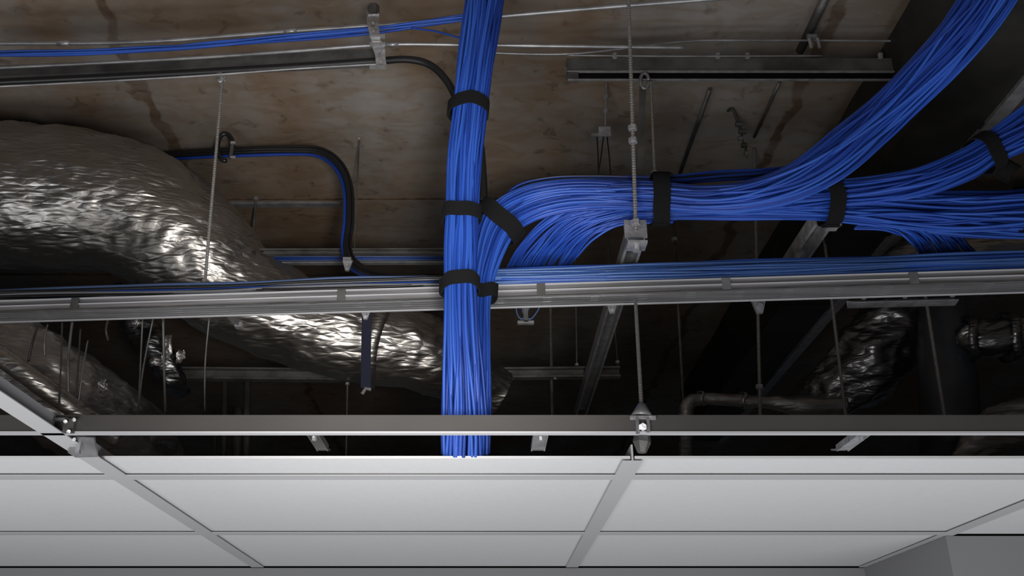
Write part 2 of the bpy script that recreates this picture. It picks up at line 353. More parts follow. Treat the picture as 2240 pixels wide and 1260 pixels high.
# ------------------------------------------------------------------ foil ducts
def duct(name, ctrl, label, material, amp=.03, seg=64, sub=14, band=None, ell=1.0, cat='duct', group=None, seed=0, bandmat=None, rib=0):
    pts = [P(x, y, Y) for (x, y, Y, w) in ctrl]; rad = [m(c[3], p)/2 for c, p in zip(ctrl, pts)]
    path = spline(pts, sub); rr = spline(rad, sub)
    lo = min(path, key=lambda p: p.z)
    t = thing(name, Vector((path[0].x, path[0].y, lo.z)), label, cat, group)
    b = MB(); b.tube(path, rr, seg, True, ell)
    n = len(path)
    for i, p in enumerate(path):
        for j in range(seg):
            v = b.v[i*seg+j]; d = (v-p)
            q = Vector((v.x*2.2+seed, v.y*2.2, v.z*2.2))
            big = noise.noise(q)*.9
            cr = abs(noise.noise(Vector((v.x*6+seed, v.y*5, v.z*9))))
            cr2 = abs(noise.noise(Vector((v.x*15-seed, v.y*15, v.z*26))))
            k = 1+amp*(big*1.6-cr*1.9-cr2*.9)/max(.05, d.length)*.25
            if rib: k += .035*abs(math.sin(i*rib))
            b.v[i*seg+j] = p+d*k
    b.build('foil_sleeve', material, t, True)
    if band:
        for (s, wd, grow) in band:
            i = int(s*(n-1)); p = path[i]; tg = (path[min(i+1, n-1)]-path[max(i-1, 0)]).normalized()
            pr = [(-wd/2, 1), (-wd/4, 1.02), (wd/4, 1.02), (wd/2, 1)]
            u = tg.cross(FWD).normalized(); w = tg.cross(u); bb = MB(); sg = 40
            for (o_, g) in ((-wd/2, 1), (-wd/2, 1.05), (0, 1.06), (wd/2, 1.05), (wd/2, 1)):
                for j in range(sg):
                    an = 2*math.pi*j/sg; bb.v.append(p+tg*(o_+.006*math.sin(an*3))+(u*math.cos(an)+w*math.sin(an)*ell)*rr[i]*g*grow)
            for q_ in range(5):
                for j in range(sg):
                    a0 = q_*sg+j; a1 = q_*sg+(j+1) % sg; c_ = ((q_+1) % 5)*sg
                    bb.f.append([a0, a1, c_+(j+1) % sg, c_+j])
            bb.build('duct_band', bandmat or material, t, True)
    return t
duct('flexible_duct', [(-260, 470, 2.95, 340), (-60, 430, 2.95, 325), (130, 432, 2.96, 318), (290, 462, 2.98, 300), (410, 540, 3.02, 275), (520, 640, 3.1, 235), (660, 705, 3.18, 205), (800, 745, 3.22, 190), (930, 775, 3.26, 180), (1090, 860, 3.4, 120)],
     'large crumpled foil duct from the left, bending down behind the tray to the blue bundle', DFOIL, amp=.045, seg=120, sub=24,
     band=[(.80, .05, 1.0)], seed=3.1)
duct('flexible_duct', [(-230, 640, 2.95, 230), (-60, 745, 2.85, 215), (90, 830, 2.85, 220), (220, 920, 3.0, 210), (330, 1000, 3.3, 190)],
     'dark foil duct sloping down to the tiles in the lower left corner', DFOIL2, amp=.08, seg=90, sub=22, seed=9.7)
duct('foil_pipe', [(-150, 690, 2.62, 46), (0, 780, 2.62, 46), (100, 850, 2.66, 46), (260, 960, 2.8, 44)],
     'narrow shiny foil pipe lying along the dark lower left duct', DFOIL, amp=.02, seg=32, sub=14, seed=1.7, cat='pipe')
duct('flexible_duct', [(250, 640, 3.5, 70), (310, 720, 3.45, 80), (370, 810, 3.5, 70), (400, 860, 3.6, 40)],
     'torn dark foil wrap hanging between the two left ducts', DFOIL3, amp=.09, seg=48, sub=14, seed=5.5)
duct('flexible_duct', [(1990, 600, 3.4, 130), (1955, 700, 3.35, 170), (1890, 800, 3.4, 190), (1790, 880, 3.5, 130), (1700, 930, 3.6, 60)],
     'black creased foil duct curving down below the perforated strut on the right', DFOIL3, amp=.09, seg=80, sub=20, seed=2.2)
duct('flexible_duct', [(2060, 600, 3.25, 80), (2065, 720, 3.2, 110), (2075, 860, 3.2, 130), (2080, 1000, 3.25, 130)],
     'smooth blue grey duct hanging straight behind the farthest right rod', mat('blue_grey_duct_wrap', (.05, .056, .066), .45, .4, bump=.1, bscale=6), amp=.02, seg=48, sub=14, seed=4.2)
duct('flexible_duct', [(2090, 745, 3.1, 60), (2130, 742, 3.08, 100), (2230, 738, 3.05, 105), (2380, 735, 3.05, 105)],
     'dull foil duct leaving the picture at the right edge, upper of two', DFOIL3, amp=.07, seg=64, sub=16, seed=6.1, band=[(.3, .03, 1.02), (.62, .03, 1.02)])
duct('flexible_duct', [(2100, 1010, 3.1, 60), (2160, 950, 3.05, 110), (2240, 925, 3.0, 130), (2380, 915, 3.0, 130)],
     'pale foil duct in the lower right corner above the tiles', DFOIL2, amp=.06, seg=64, sub=16, seed=8.8)
duct('foil_pipe', [(1930, 590, 3.0, 60), (1985, 558, 3.0, 66), (2080, 548, 3.0, 66), (2180, 545, 3.0, 66), (2400, 520, 3.0, 66)],
     'bright foil pipe behind the tray at the right edge, under the blue bundles', DFOIL, amp=.03, seg=40, sub=14, seed=7.3, cat='pipe')
duct('foil_pipe', [(1498, 1010, 3.45, 34), (1500, 950, 3.42, 34), (1502, 890, 3.4, 34), (1530, 872, 3.4, 30), (1600, 874, 3.4, 30), (1680, 880, 3.4, 34), (1760, 886, 3.4, 52), (1850, 884, 3.4, 46)],
     'small foil pipe with an elbow running right just above the grey channel', DFOIL2, amp=.03, seg=28, sub=12, seed=11.3, cat='pipe', band=[(.45, .012, 1.05), (.62, .012, 1.15)])

# rectangular duct at the upper right
za = 1.62
L0 = Pz(2095, 130, za); R0 = Pz(2240, 180, za)
t = thing('rectangular_duct', Vector(((L0.x+R0.x)/2, 1.2, CZ+za)), 'dark rectangular duct running away under the deck at the upper right', 'duct')
b = MB(); xs = [L0.x, R0.x]; n = 40
for i in range(n+1):
    y = 1.2+i*.12
    for (x, z) in ((xs[0], 0), (xs[1], 0), (xs[1], .34), (xs[0], .34)):
        b.v.append(Vector((x+.008*noise.noise(Vector((x, y*4, z))), y, CZ+za+z+.008*noise.noise(Vector((x*3, y*5, z+4))))))
for i in range(n):
    for j in range(4): b.f.append([i*4+j, i*4+(j+1) % 4, i*4+4+(j+1) % 4, i*4+4+j])
b.f += [[0, 1, 2, 3], [n*4+3, n*4+2, n*4+1, n*4]]
b_ = b.build('duct_body', mat('sooty_sheet_metal', (.035, .033, .031), .55, .5, var=.3, vscale=6, bump=.3, bscale=12), t)
MB().sweep([(-.022, -.016), (.022, -.016), (.022, .03), (-.022, .03)], Vector((xs[1], 1.2, CZ+za)), Vector((xs[1], 6, CZ+za))).build('foil_edge', BRIGHT, t)
for y in (2.4, 3.1, 3.8): MB().box(((xs[0]+xs[1])/2, y, CZ+za-.004), xs[1]-xs[0]+.02, .03, .012).build('joint_flange', b_.data.materials[0], t)

# ------------------------------------------------------------------ main cable tray
TZ = 1.0
def tray_pt(px, py0): return P(px, py0, 2.48-(px/2240)*.13)
TL, TR = Pz(-250, 689, TZ), Pz(2450, 608, TZ)
tax = (TR-TL).normalized(); tback = Vector((-tax.y, tax.x, 0)).normalized()
tr = thing('cable_tray', TL.lerp(TR, .5)-Vector((0, 0, .05)), 'long bright galvanised cable tray crossing the whole opening from left to right', 'cable tray')
# near rail: ribbed profile
TRAYM = mat('streaked_tray_metal', (.17, .17, .18), .36, .55, col2=(.34, .34, .355), vscale=1, stretch=(1.6, 30, 120), detail=5)
def rail(off, h, dz, name, mt=STEEL):
    a = TL+tback*off+Vector((0, 0, dz)); b = TR+tback*off+Vector((0, 0, dz))
    pr = [(-.004, 0), (.010, 0), (.010, .003), (0, .003), (0, h*.42), (.003, h*.46), (.003, h*.54), (0, h*.58), (0, h-.003), (.010, h-.003), (.010, h), (-.003, h), (-.003, h*.6), (.0, h*.56), (.0, h*.44), (-.003, h*.4)]
    MB().sweep([(-x, y) for x, y in pr], a, b).build(name, mt, tr)
rail(0, .030, 0, 'side_rail', TRAYM); rail(.062, .024, .0, 'side_rail', TRAYM)
for (o_, z_, mt_) in ((-.005, .0295, LIP), (-.004, -.001, STEELD), (-.0055, .013, LIP)):
    a_ = TL+tback*o_+Vector((0, 0, z_)); MB().sweep([(-.002, -.0012), (.002, -.0012), (.002, .0012), (-.002, .0012)], a_, a_+(TR-TL)).build('rail_bead', mt_, tr)
a_ = TL+tback*.068+Vector((0, 0, -.003)); MB().sweep([(-.004, -.001), (.004, -.001), (.004, .001), (-.004, .001)], a_, a_+(TR-TL)).build('rail_bead', LIP, tr)
zz = Vector((0, 0, 1))
for i in range(26):
    c = TL.lerp(TR, (i+.5)/26)+tback*.031+Vector((0, 0, .002))
    MB().box(c, .022, .058, .006, (tax, tback, zz)).build('rung', TRAYM, tr)
for f in (.018, .031, .045):
    a = TL+tback*f+Vector((0, 0, -.002)); MB().sweep([(-.005, 0), (.005, 0), (.005, .003), (-.005, .003)], a, a+(TR-TL)).build('floor_strip', TRAYM, tr)
for fx in (.165, .39, .553, .70, .845):
    c = TL.lerp(TR, fx)
    MB().box(c+tback*-.006+zz*.015, .022, .004, .032, (tax, tback, zz)).build('splice_plate', STEELD if fx < .6 else STEEL, tr)

def cable_run(name, label, base, n, r, u0, u1, h, parent=None, blues=BLUES, off=.05, spread=.04, wob=.006, seg=7, steps=70, seed=1):
    t = thing(name, base(.5*(u0+u1)), label, 'cables', None); rnd = random.Random(seed)
    for k in range(n):
        a0 = rnd.uniform(-1, 1); hz = abs(a0); lay = rnd.random(); ph = rnd.uniform(0, 50)
        s0 = u0; s1 = u1; pts = []
        for i in range(steps+1):
            s = s0+(s1-s0)*i/steps; c = base(s)
            y = off+spread*max(-1, min(1, a0+.35*noise.noise(Vector((s*6, ph, 0)))))
            z = r+.003+h*lay*(1-.5*(y-off)**2/spread**2)+wob*noise.noise(Vector((s*9, ph, 7)))
            pts.append(c+tback*y+zz*max(r+.002, z))
        MB().tube(pts, r, seg).build('cable', rnd.choice(blues), t, True)
    return t
PALEB = mat('pale_blue_jacket', (.04, .10, .30), .4, var=.2, vscale=4)
tb = lambda s: TL.lerp(TR, s)+zz*.004
def tx(px): return (px+250)/2700
cable_run('cable_run', 'pale blue cables heaped in the tray to the right of the vertical bundle', tb, 74, .0042, tx(1050), tx(2440), .082, spread=.026, seed=4, blues=[PALEB, PALEB, BLUES[2]], off=.032)
GREYB = mat('shaded_grey_jacket', (.10, .105, .12), .5)  # shade on the blue cables of the left run, put into the colour
NAVY = mat('dull_blue_jacket', (.04, .07, .16), .5)  # duller blue; on the left run it also carries the shade
cable_run('cable_run', 'blue cables toned grey for shade, lying in the tray left of the vertical bundle', tb, 34, .004, tx(-240), tx(1040), .072, spread=.024, seed=5, blues=[GREYB, NAVY, GREYB, BLACK, BLUES[0]], off=.032)

# ------------------------------------------------------------------ cable bundles
def bundle(label, ctrl, N, r, seed=0, split=None, blues=BLUES, steps=12, ell=.8, name='cable_bundle', wob=.16, dY=None):
    """ctrl: px, py, Y, width in px across"""
    rnd = random.Random(seed)
    pts = [P(x, y, Y+(.07 if Y < 2.2 and dY is None else 0)) for (x, y, Y, w) in ctrl]; rad = [m(c[3], p)/2 for c, p in zip(ctrl, pts)]
    path = spline(pts, steps); rr = spline(rad, steps); n = len(path)
    t = thing(name, min(path, key=lambda p: p.z), label, 'cable bundle')
    fr = []
    for i, p in enumerate(path):
        tg = (path[min(i+1, n-1)]-path[max(i-1, 0)]).normalized(); u = tg.cross(FWD).normalized(); w = tg.cross(u).normalized()
        fr.append((u, w))
    # rings of cables from the outside in
    slots = []; R = 1-r/min(rad) ; step = 2*r/min(rad)
    Rm = sum(rad)/len(rad); R = 1-r/Rm; step = 2.0*r/Rm
    while R > 0 and len(slots) < N:
        k = max(1, int(2*math.pi*R/(step*1.0)))
        for j in range(k):
            if len(slots) < N: slots.append((2*math.pi*(j+rnd.uniform(-.2, .2))/k+len(slots), R, j))
        R -= step*.9
    for (an, R, j) in slots:
        ph = rnd.uniform(0, 90); q = []
        for i, p in enumerate(path):
            s = (p-path[0]).length
            a2 = an+wob*2.2*noise.noise(Vector((s*3.2, ph, 0))); R2 = R*(1+wob*.6*noise.noise(Vector((s*4, ph, 9)))-.03)
            x = math.cos(a2)*R2; y = math.sin(a2)*R2*ell
            if split:
                f = split(i/(n-1)); x += (1 if x > .08 else -1)*f
            u, w = fr[i]; q.append(p+u*x*rr[i]+w*y*rr[i])
        MB().tube(q, r*rnd.uniform(.93, 1.05), 7).build('cable', rnd.choice(blues), t, True)
    return t
def strap(x, y, Y, dx, dy, w, band, label, ell=.85, tilt=0, dY=0, tab=True, over=1.06):
    """black band around a bundle: direction (dx,dy) of the bundle in the picture"""
    if abs(Y-YV) > .01 and Y != 2.0 or x > 1500: Y += .07
    c = P(x, y, Y); c2 = P(x+dx*.02, y+dy*.02, Y+dY*.02)
    tg = (c2-c).normalized(); u = tg.cross(FWD).normalized(); w_ = tg.cross(u).normalized(); R = m(w, c)/2*over; bw = m(band, c); th = .0035
    t = thing('hook_and_loop_strap', c-Vector((0, 0, R)), label, 'cable strap', 'black hook-and-loop straps around the blue bundles')
    b = MB(); n = 48; prof = [(-.5, 0), (.5, 0), (.5, 1), (-.5, 1)]
    for j in range(n):
        an = 2*math.pi*j/n; wv = .004*math.sin(an*2+x)+.0015*math.sin(an*5+y)
        sup = (abs(math.cos(an))**3+abs(math.sin(an))**3)**(-1/3)
        sup = 1+(sup-1)*.35
        for (a_, h_) in prof:
            RR = R*sup+th*h_
            b.v.append(c+tg*(bw*a_+wv+tilt*math.cos(an)*R)+(u*math.cos(an)+w_*math.sin(an)*ell)*RR)
    for j in range(n):
        for q in range(4):
            b.f.append([j*4+q, j*4+(q+1) % 4, ((j+1) % n)*4+(q+1) % 4, ((j+1) % n)*4+q])
    b.build('band', STRAPM, t)
    if tab:
        e = MB(); sgn = -1
        for j in range(8):
            an = math.radians(-200+j*12)
            sup = (abs(math.cos(an))**3+abs(math.sin(an))**3)**(-1/3); sup = 1+(sup-1)*.35
            for (a_, h_) in prof:
                e.v.append(c+tg*(bw*(a_*.96+.08)+tilt*math.cos(an)*R)+(u*math.cos(an)+w_*math.sin(an)*ell)*(R*sup+th+.003*h_*(1 if j else .3)+.0005))
        for j in range(7):
            for q in range(4): e.f.append([j*4+q, j*4+(q+1) % 4, (j+1)*4+(q+1) % 4, (j+1)*4+q])
        e.f += [[0, 1, 2, 3], [31, 30, 29, 28]]
        e.build('overlap_tab', STRAPM, t)
    return t
YV = 2.02
bundle('thick vertical bundle of bright blue cables crossing the picture from top to tile edge', [(1082, -205, 1.93, 94), (1070, -90, 1.95, 92), (1060, 0, 1.96, 90), (1043, 110, 1.98, 86), (1028, 235, 2.0, 76), (1017, 350, YV, 76), (1012, 465, YV, 72), (1009, 545, YV, 74), (1007, 620, YV, 72), (1009, 710, 2.03, 80), (1013, 800, 2.05, 90), (1016, 900, 2.08, 98), (1017, 950, 2.1, 100), (1017, 993, 2.12, 98)],
       86, .0042, 1, split=lambda s: max(0, (s-.70))*.30, wob=.22, dY=0)
strap(1026, 236, 2.0, -10, 100, 78, 32, 'black strap around the vertical bundle, topmost of its three', tilt=-.06)
strap(1011, 470, YV, -3, 100, 76, 34, 'black strap around the vertical bundle beside the fork, middle of its three', tilt=-.06)
strap(1007, 622, YV, 0, 100, 76, 32, 'black strap around the vertical bundle level with the tray, lowest of its three', tilt=-.06)
# branch behind the vertical bundle
YH = 2.07
bundle('blue bundle rising behind the vertical one and curving right at the fork', [(1046, 992, 2.14, 50), (1048, 900, 2.11, 50), (1048, 760, 2.09, 50), (1050, 650, 2.1, 50), (1062, 570, 2.1, 66), (1092, 490, 2.1, 88), (1150, 448, 2.1, 84), (1230, 428, 2.09, 74), (1330, 425, 2.08, 66), (1428, 430, YH, 58)],
       80, .0038, 2, wob=.3)
strap(1060, 640, 2.1, -6, 100, 50, 32, 'black strap on the rear branch, half hidden behind the lowest vertical strap', tab=False, tilt=-.05)
strap(1088, 488, 2.1, 52, -64, 104, 40, 'black slanting strap at the fork where the branch curves right')
bundle('dark blue bundle arching along the top of the level bundle', [(1095, 470, 2.14, 30), (1130, 420, 2.14, 30), (1200, 399, 2.13, 26), (1300, 394, 2.12, 24), (1440, 396, 2.1, 24), (1560, 385, 2.1, 24), (1680, 378, 2.1, 22), (1780, 360, 2.1, 24), (1870, 300, 2.06, 30)],
       22, .0036, 3, wob=.3, blues=[BLUES[1], BLUES[1], BLACK])
bundle('wide blue bundle sweeping up to the top right corner', [(1085, 520, 2.13, 40), (1150, 455, 2.11, 50), (1230, 432, 2.1, 58), (1330, 428, 2.08, 60), (1440, 430, 2.05, 62), (1540, 436, 2.04, 62), (1640, 428, 2.02, 70), (1730, 402, 2.0, 84), (1810, 357, 1.97, 94), (1895, 287, 1.93, 98), (1975, 212, 1.88, 98), (2060, 125, 1.82, 102), (2130, 40, 1.76, 108), (2190, -50, 1.7, 116), (2240, -130, 1.66, 120), (2310, -230, 1.6, 124)],
       95, .0042, 4, wob=.35)
bundle('blue bundle fanning right and upward to the strap at the right edge', [(1180, 452, 2.16, 34), (1340, 440, 2.12, 50), (1440, 438, 2.1, 56), (1640, 442, 2.08, 60), (1815, 428, 2.07, 64), (1920, 418, 2.06, 68), (2020, 397, 2.04, 72), (2110, 362, 2.02, 72), (2160, 332, 2.0, 70), (2240, 285, 1.97, 92), (2320, 230, 1.94, 110)],
       90, .0039, 5, wob=.35)
bundle('lowest blue bundle running level to the right edge below the fanned one', [(1290, 470, 2.18, 24), (1370, 462, 2.13, 34), (1440, 458, 2.1, 46), (1640, 455, 2.09, 54), (1815, 455, 2.09, 60), (1950, 458, 2.09, 76), (2080, 462, 2.09, 94), (2200, 462, 2.08, 98), (2320, 462, 2.08, 98)],
       92, .0039, 6, wob=.4)
bundle('thin loose blue cables sagging under the lowest bundle at the right edge', [(1800, 456, 2.13, 20), (1880, 474, 2.14, 22), (1980, 492, 2.14, 24), (2100, 506, 2.14, 26), (2240, 512, 2.13, 26), (2340, 514, 2.13, 26)],
       18, .0036, 7, wob=.5)
strap(1441, 434, 2.08, 100, 4, 106, 36, 'black strap around the level bundle just right of the bright strut end', over=1.05, ell=1.0)
strap(1814, 441, 2.075, 100, -2, 96, 34, 'black strap around the level bundle under the sweep of the upper right bundle', over=1.06)
strap(2156, 336, 2.0, 80, -52, 78, 36, 'wide black strap on the fanned bundle near the right edge', over=1.1)
strap(2200, 372, 2.06, 70, 40, 40, 36, 'crumpled black strap end tucked under the wide strap at the right edge', over=1.0)
strap(2246, 446, 2.08, 100, 0, 108, 28, 'black strap cut off by the right edge on the lowest bundle', over=1.05)
# black cable beside the vertical bundle and from the upper channel
BLK = [(-120, 184, 2.3, 15), (0, 179, 2.29, 15), (300, 165, 2.27, 15), (640, 146, 2.24, 16), (820, 134, 2.22, 17), (890, 130, 2.2, 18), (940, 142, 2.19, 19), (978, 178, 2.18, 20), (1010, 240, 2.18, 18), (1046, 300, 2.17, 16), (1056, 380, 2.17, 16), (1058, 440, 2.17, 15)]
bk = spline([P(*c[:3]) for c in BLK], 10)
tag(MB().tube(bk, .0105, 14).build('black_cable', BLACK, None, True), 'thick black cable from the upper left, bending down behind the vertical bundle', 'cable')
# curved black and blue bundle at the left
bundle('slim black and blue bundle leaving the duct, turning down and entering the tray', [(230, 352, 3.15, 22), (380, 340, 3.08, 22), (500, 333, 2.99, 24), (640, 329, 2.94, 26), (700, 334, 2.92, 28), (740, 362, 2.9, 28), (760, 410, 2.88, 26), (762, 480, 2.86, 26), (757, 540, 2.84, 26), (775, 580, 2.74, 28), (830, 602, 2.6, 20), (940, 612, 2.5, 18)],
       24, .0056, 9, wob=.2, blues=[BLUES[1], BLACK, BLACK])
t = thing('cable_hanger_clamp', P(497, 350, 2.97), 'black clamp with bolts holding the slim black and blue bundle under the deck', 'clamp')
c0 = P(495, 330, 2.95)
ring = [P(493+17*math.cos(a), 322+30*math.sin(a), 2.95) for a in [math.radians(80+i*20) for i in range(15)]]
MB().tube(ring, m(5, c0), 8).build('hook', BLACK, t, True)
MB().box(P(507, 332, 2.93), m(7, c0), .012, m(34, c0)).build('plate', STEELD, t)
for y in (312, 344): MB().tube([P(505, y, 2.91), P(516, y, 2.91)], m(4, c0), 6).build('bolt', STEEL, t)

# fans of loose cables dropping into the tray
def fan(label, n, ends, starts, seed, mid=.5):
    rnd = random.Random(seed); t = thing('cable_fan', P((ends[0]+ends[1])/2, ends[2], 2.40), label, 'cables')
    for k in range(n):
        f = (k+rnd.uniform(-.35, .35))/n; f = max(0, min(1, f))
        ex = ends[0]+(ends[1]-ends[0])*f+rnd.uniform(-3, 3); sy = starts[1]+(starts[2]-starts[1])*(f+rnd.uniform(-.12, .12)); sx = starts[0]+rnd.uniform(-15, 15)
        ey = ends[2]+rnd.uniform(-3, 6)
        dx = sx-ex
        c = [P(sx+60*(1 if dx > 0 else -1), sy-2, 2.19), P(sx, sy, 2.18), P(ex+dx*.62, sy+(ey-sy)*.10+rnd.uniform(-6, 6), 2.19), P(ex+dx*.30, sy+(ey-sy)*.30+rnd.uniform(-9, 9), 2.22), P(ex+dx*.09+rnd.uniform(-3, 3), sy+(ey-sy)*.66, 2.29), P(ex+rnd.uniform(-2, 2), ey-14, 2.37), P(ex-4+rnd.uniform(-6, 6), ey, 2.43)]
        MB().tube(spline(c, 8), .0033, 6).build('cable', rnd.choice(BLUES), t, True)
    return t
fan('spray of loose blue cables dropping from level bundle into tray, right of the fork', 44, (1112, 1252, 594), (1405, 425, 484), 21)
fan('tangle of loose blue cables dropping into the tray near the right edge', 34, (2140, 2010, 574), (1935, 470, 500), 22)
# looped ends below the tray
t = thing('cable_loop', P(1150, 700, 2.5), 'small loops of blue wire with a clip under the tray right of the vertical bundle', 'wire')
for (x, w_) in ((1142, 14), (1160, 18)):
    MB().tube(spline([P(x-w_, 655, 2.44), P(x-w_+3, 685, 2.44), P(x, 698, 2.44), P(x+w_-2, 680, 2.44), P(x+w_+6, 660, 2.44)], 8), .0022, 6).build('wire', NAVY, t, True)
MB().box(P(1150, 706, 2.44), .045, .012, .008).build('clip', STEEL, t)
MB().box(P(1150, 678, 2.44), .012, .012, .075).build('post', STEELD, t)

# ------------------------------------------------------------------ struts around the tray
sz = TZ+.13
def along(px0, py0, py1, z, w, h, label, material=STEEL, q=0, vx=None, **k):
    a = Pz(px0, py0, z); b = Vector((a.x+(vx or 0), Pz(px0, py1, z).y, a.z)); return channel(a, b, w, h, label, material=material, q=q, **k)
t = along(1390, 512, 905, 1.13, .046, .04, 'bright strut channel seen end on right of centre, running back over the tray', BRIGHT, group='strut channels carrying the tray')
a = Pz(1390, 512, 1.13)
MB().box(a+Vector((0, -.004, .012)), .058, .008, .05).build('end_plate', BRIGHT, t)
MB().box(a+Vector((0, -.002, -.034)), .05, .05, .006).build('square_washer', BRIGHT, t)
MB().tube([a+Vector((0, .0, -.05)), a+Vector((0, .0, -.03))], .011, 6).build('nut', BRIGHT, t)
t = along(1800, 478, 612, 1.2, .05, .04, 'bright strut channel slanting away below the right strap on the level bundle', BRIGHT, group='strut channels carrying the tray')
a = Pz(1800, 478, 1.2)
MB().tube([a+Vector((.03, -.02, -.03)), a+Vector((.03, .0, .02))], .009, 6).build('bolt', BRIGHT, t)
MB().box(a+Vector((.02, 0, -.02)), .03, .03, .02).build('clip', BRIGHT, t)
# perforated strut under the tray at the right
a = P(1855, 661, 2.55); b = P(2092, 655, 2.5)
t = thing('perforated_strut', a, 'bright perforated strut bolted under the tray at the right', 'metal channel')
MB().sweep([(-.02, -.011), (.02, -.011), (.02, -.008), (-.017, -.008), (-.017, .011), (-.02, .011)], a, b).build('angle', BRIGHT, t)
for i in range(7):
    c = a.lerp(b, (i+.5)/7)+Vector((0, -.021, .001)); MB().box(c, .014, .003, .006).build('slot', BLACK, t)
for i in (0.12, .5, .93):
    c = a.lerp(b, i)+Vector((0, -.022, .004)); MB().tube([c, c+Vector((0, -.01, 0))], .008, 6).build('bolt', BRIGHT, t)
# brackets under the tray
def bracket(px, py, Y, label, tone=STEEL, s=1):
    c = P(px, py, Y); t = thing('tray_bracket', c-Vector((0, 0, .03*s)), label, 'bracket', 'small brackets gripping the tray')
    MB().box(c+Vector((0, 0, .012*s)), .035*s, .03, .01*s).build('saddle', tone, t)
    b = MB(); b.v += [c+Vector(v)*s for v in ((-.022, 0, .012), (.022, 0, .012), (.008, 0, -.035), (-.008, 0, -.035), (-.022, .012, .012), (.022, .012, .012), (.008, .012, -.035), (-.008, .012, -.035))]
    b.f += [[0, 1, 2, 3], [7, 6, 5, 4], [0, 4, 5, 1], [1, 5, 6, 2], [2, 6, 7, 3], [3, 7, 4, 0]]; b.build('tongue', tone, t)
    MB().tube([c+Vector((0, -.012, -.018*s)), c+Vector((0, .002, -.018*s))], .008*s, 6).build('bolt', BRIGHT, t)
bracket(1660, 658, 2.43, 'pointed galvanised bracket under the tray above the first thin rod')
bracket(1338, 664, 2.46, 'small bright bracket where the slanting strut passes under the tray', BRIGHT, .8)
bracket(440, 640, 2.42, 'crumpled bright bracket where the left rod meets the tray', BRIGHT, .9)
bracket(800, 680, 2.47, 'pale bracket under the tray above the duct strap', BRIGHT, .7)
bracket(760, 575, 2.56, 'dim bracket where the curved black and blue bundle passes the rear rail', STEEL, .7)
a = P(466, 648, 2.42); b = P(523, 712, 2.50)
t = thing('brace_arm', b, 'short dark square arm pointing down right from the left rod below the tray', 'brace')
MB().sweep([(-.007, -.007), (.007, -.007), (.007, .007), (-.007, .007)], a, b).build('arm', STEELD, t)
MB().box(b, .02, .02, .014).build('foot', STEEL, t)
# hanging tail strap on the duct
t = thing('hanging_strap', P(795, 860, 2.58), 'dark loose strap dangling beside the band of the big duct', 'strap')
MB().sweep([(-.014, -.001), (.014, -.001), (.014, .001), (-.014, .001)], P(802, 668, 2.56), P(800, 848, 2.58), up=FWD).build('webbing', mat('dark_blue_webbing', (.012, .014, .028), .9, spec=.2), t)
MB().tube([P(792, 862, 2.58), P(800, 850, 2.58), P(812, 852, 2.58)], .005, 8).build('buckle', STEEL, t)

# level bars behind the tray
a = P(1072, 818, 3.38); b = P(1356, 815, 3.38)
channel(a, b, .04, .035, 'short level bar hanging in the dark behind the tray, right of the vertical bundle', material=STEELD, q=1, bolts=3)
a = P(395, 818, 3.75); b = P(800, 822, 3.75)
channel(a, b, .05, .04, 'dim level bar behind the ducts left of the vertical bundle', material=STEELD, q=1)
for i, (x, y0, w_) in enumerate(((492, 830, 13), (541, 835, 16), (520, 895, 22), (470, 955, 8))):
    tag(MB().tube([P(x, y0, 3.8), P(x-6, 1200, 3.8)], m(w_, P(x, y0, 3.8))/2, 14).build('grey_pipe', STEELD, None, True),
        ['upright grey pipe under the dim level bar, first from the left', 'thicker upright grey pipe under the dim level bar', 'short stubby grey pipe rising just above the channel', 'thin pipe seen in the gap below the channel at the left'][i], 'pipe', 'upright pipes in the dark')
# rear tray lines at left behind
a = P(545, 552, 3.0); b = P(990, 551, 2.98)
t = thing('cable_tray', a, 'narrow dim rear tray between the foil duct and the vertical bundle', 'cable tray')
MB().sweep(rot(cprof(.02, .02, .002, .005), 1), a, b).build('side_rail', STEELD, t)
MB().sweep(rot(cprof(.02, .02, .002, .005), 1), P(555, 573, 3.1), P(990, 571, 3.08)).build('side_rail', STEEL, t)
for k in range(4):
    MB().tube([P(560, 558+k*4, 3.05), P(780, 557+k*4, 3.04), P(985, 559+k*3, 3.03)], .004, 6).build('cable', NAVY if k % 2 else BLUES[1], t, True)
# strut against the deck
channel(P(470, 442, 3.62), P(745, 440, 3.62), .04, .034, 'grey strut channel on the deck between the foil duct and the curved bundle', material=STEEL, q=1)
tag(MB().tube([P(545, 408, 3.6), P(543, 434, 3.6)], .006, 6).build('anchor_bolt', STEELD), 'small bolt sticking up at the grey strut on the deck', 'bolt')

# ------------------------------------------------------------------ upper services under the deck
def pipe(ctrl, dia, label, material=STEEL, name='conduit', coup=()):
    pts = spline([P(*c) for c in ctrl], 10); r = m(dia, pts[len(pts)//2])/2
    t = thing(name, pts[0], label, 'conduit')
    MB().tube(pts, r, 14).build('tube', material, t, True)
    for s in coup:
        i = int(s*(len(pts)-2)); d = (pts[i+1]-pts[i]).normalized(); MB().tube([pts[i]-d*.02, pts[i]+d*.02], r*1.25, 14).build('coupling', BRIGHT, t, True)
    return t
pipe([(-150, 96, 2.3), (0, 95, 2.3), (300, 92, 2.28), (600, 71, 2.25), (1000, 43, 2.21), (1370, 12, 2.17), (1700, -12, 2.14), (2000, -30, 2.12)], 10, 'bright conduit rising gently along the top edge of the picture', CONDUIT, coup=(.22, .45))
pipe([(-150, 152, 2.32), (0, 148, 2.32), (400, 128, 2.29), (640, 112, 2.26), (840, 98, 2.24), (1000, 98, 2.24), (1240, 101, 2.24), (1500, 104, 2.26)], 8, 'slim bright conduit below the blue wires at the top, level past the bundle', CONDUIT, coup=(.6,))
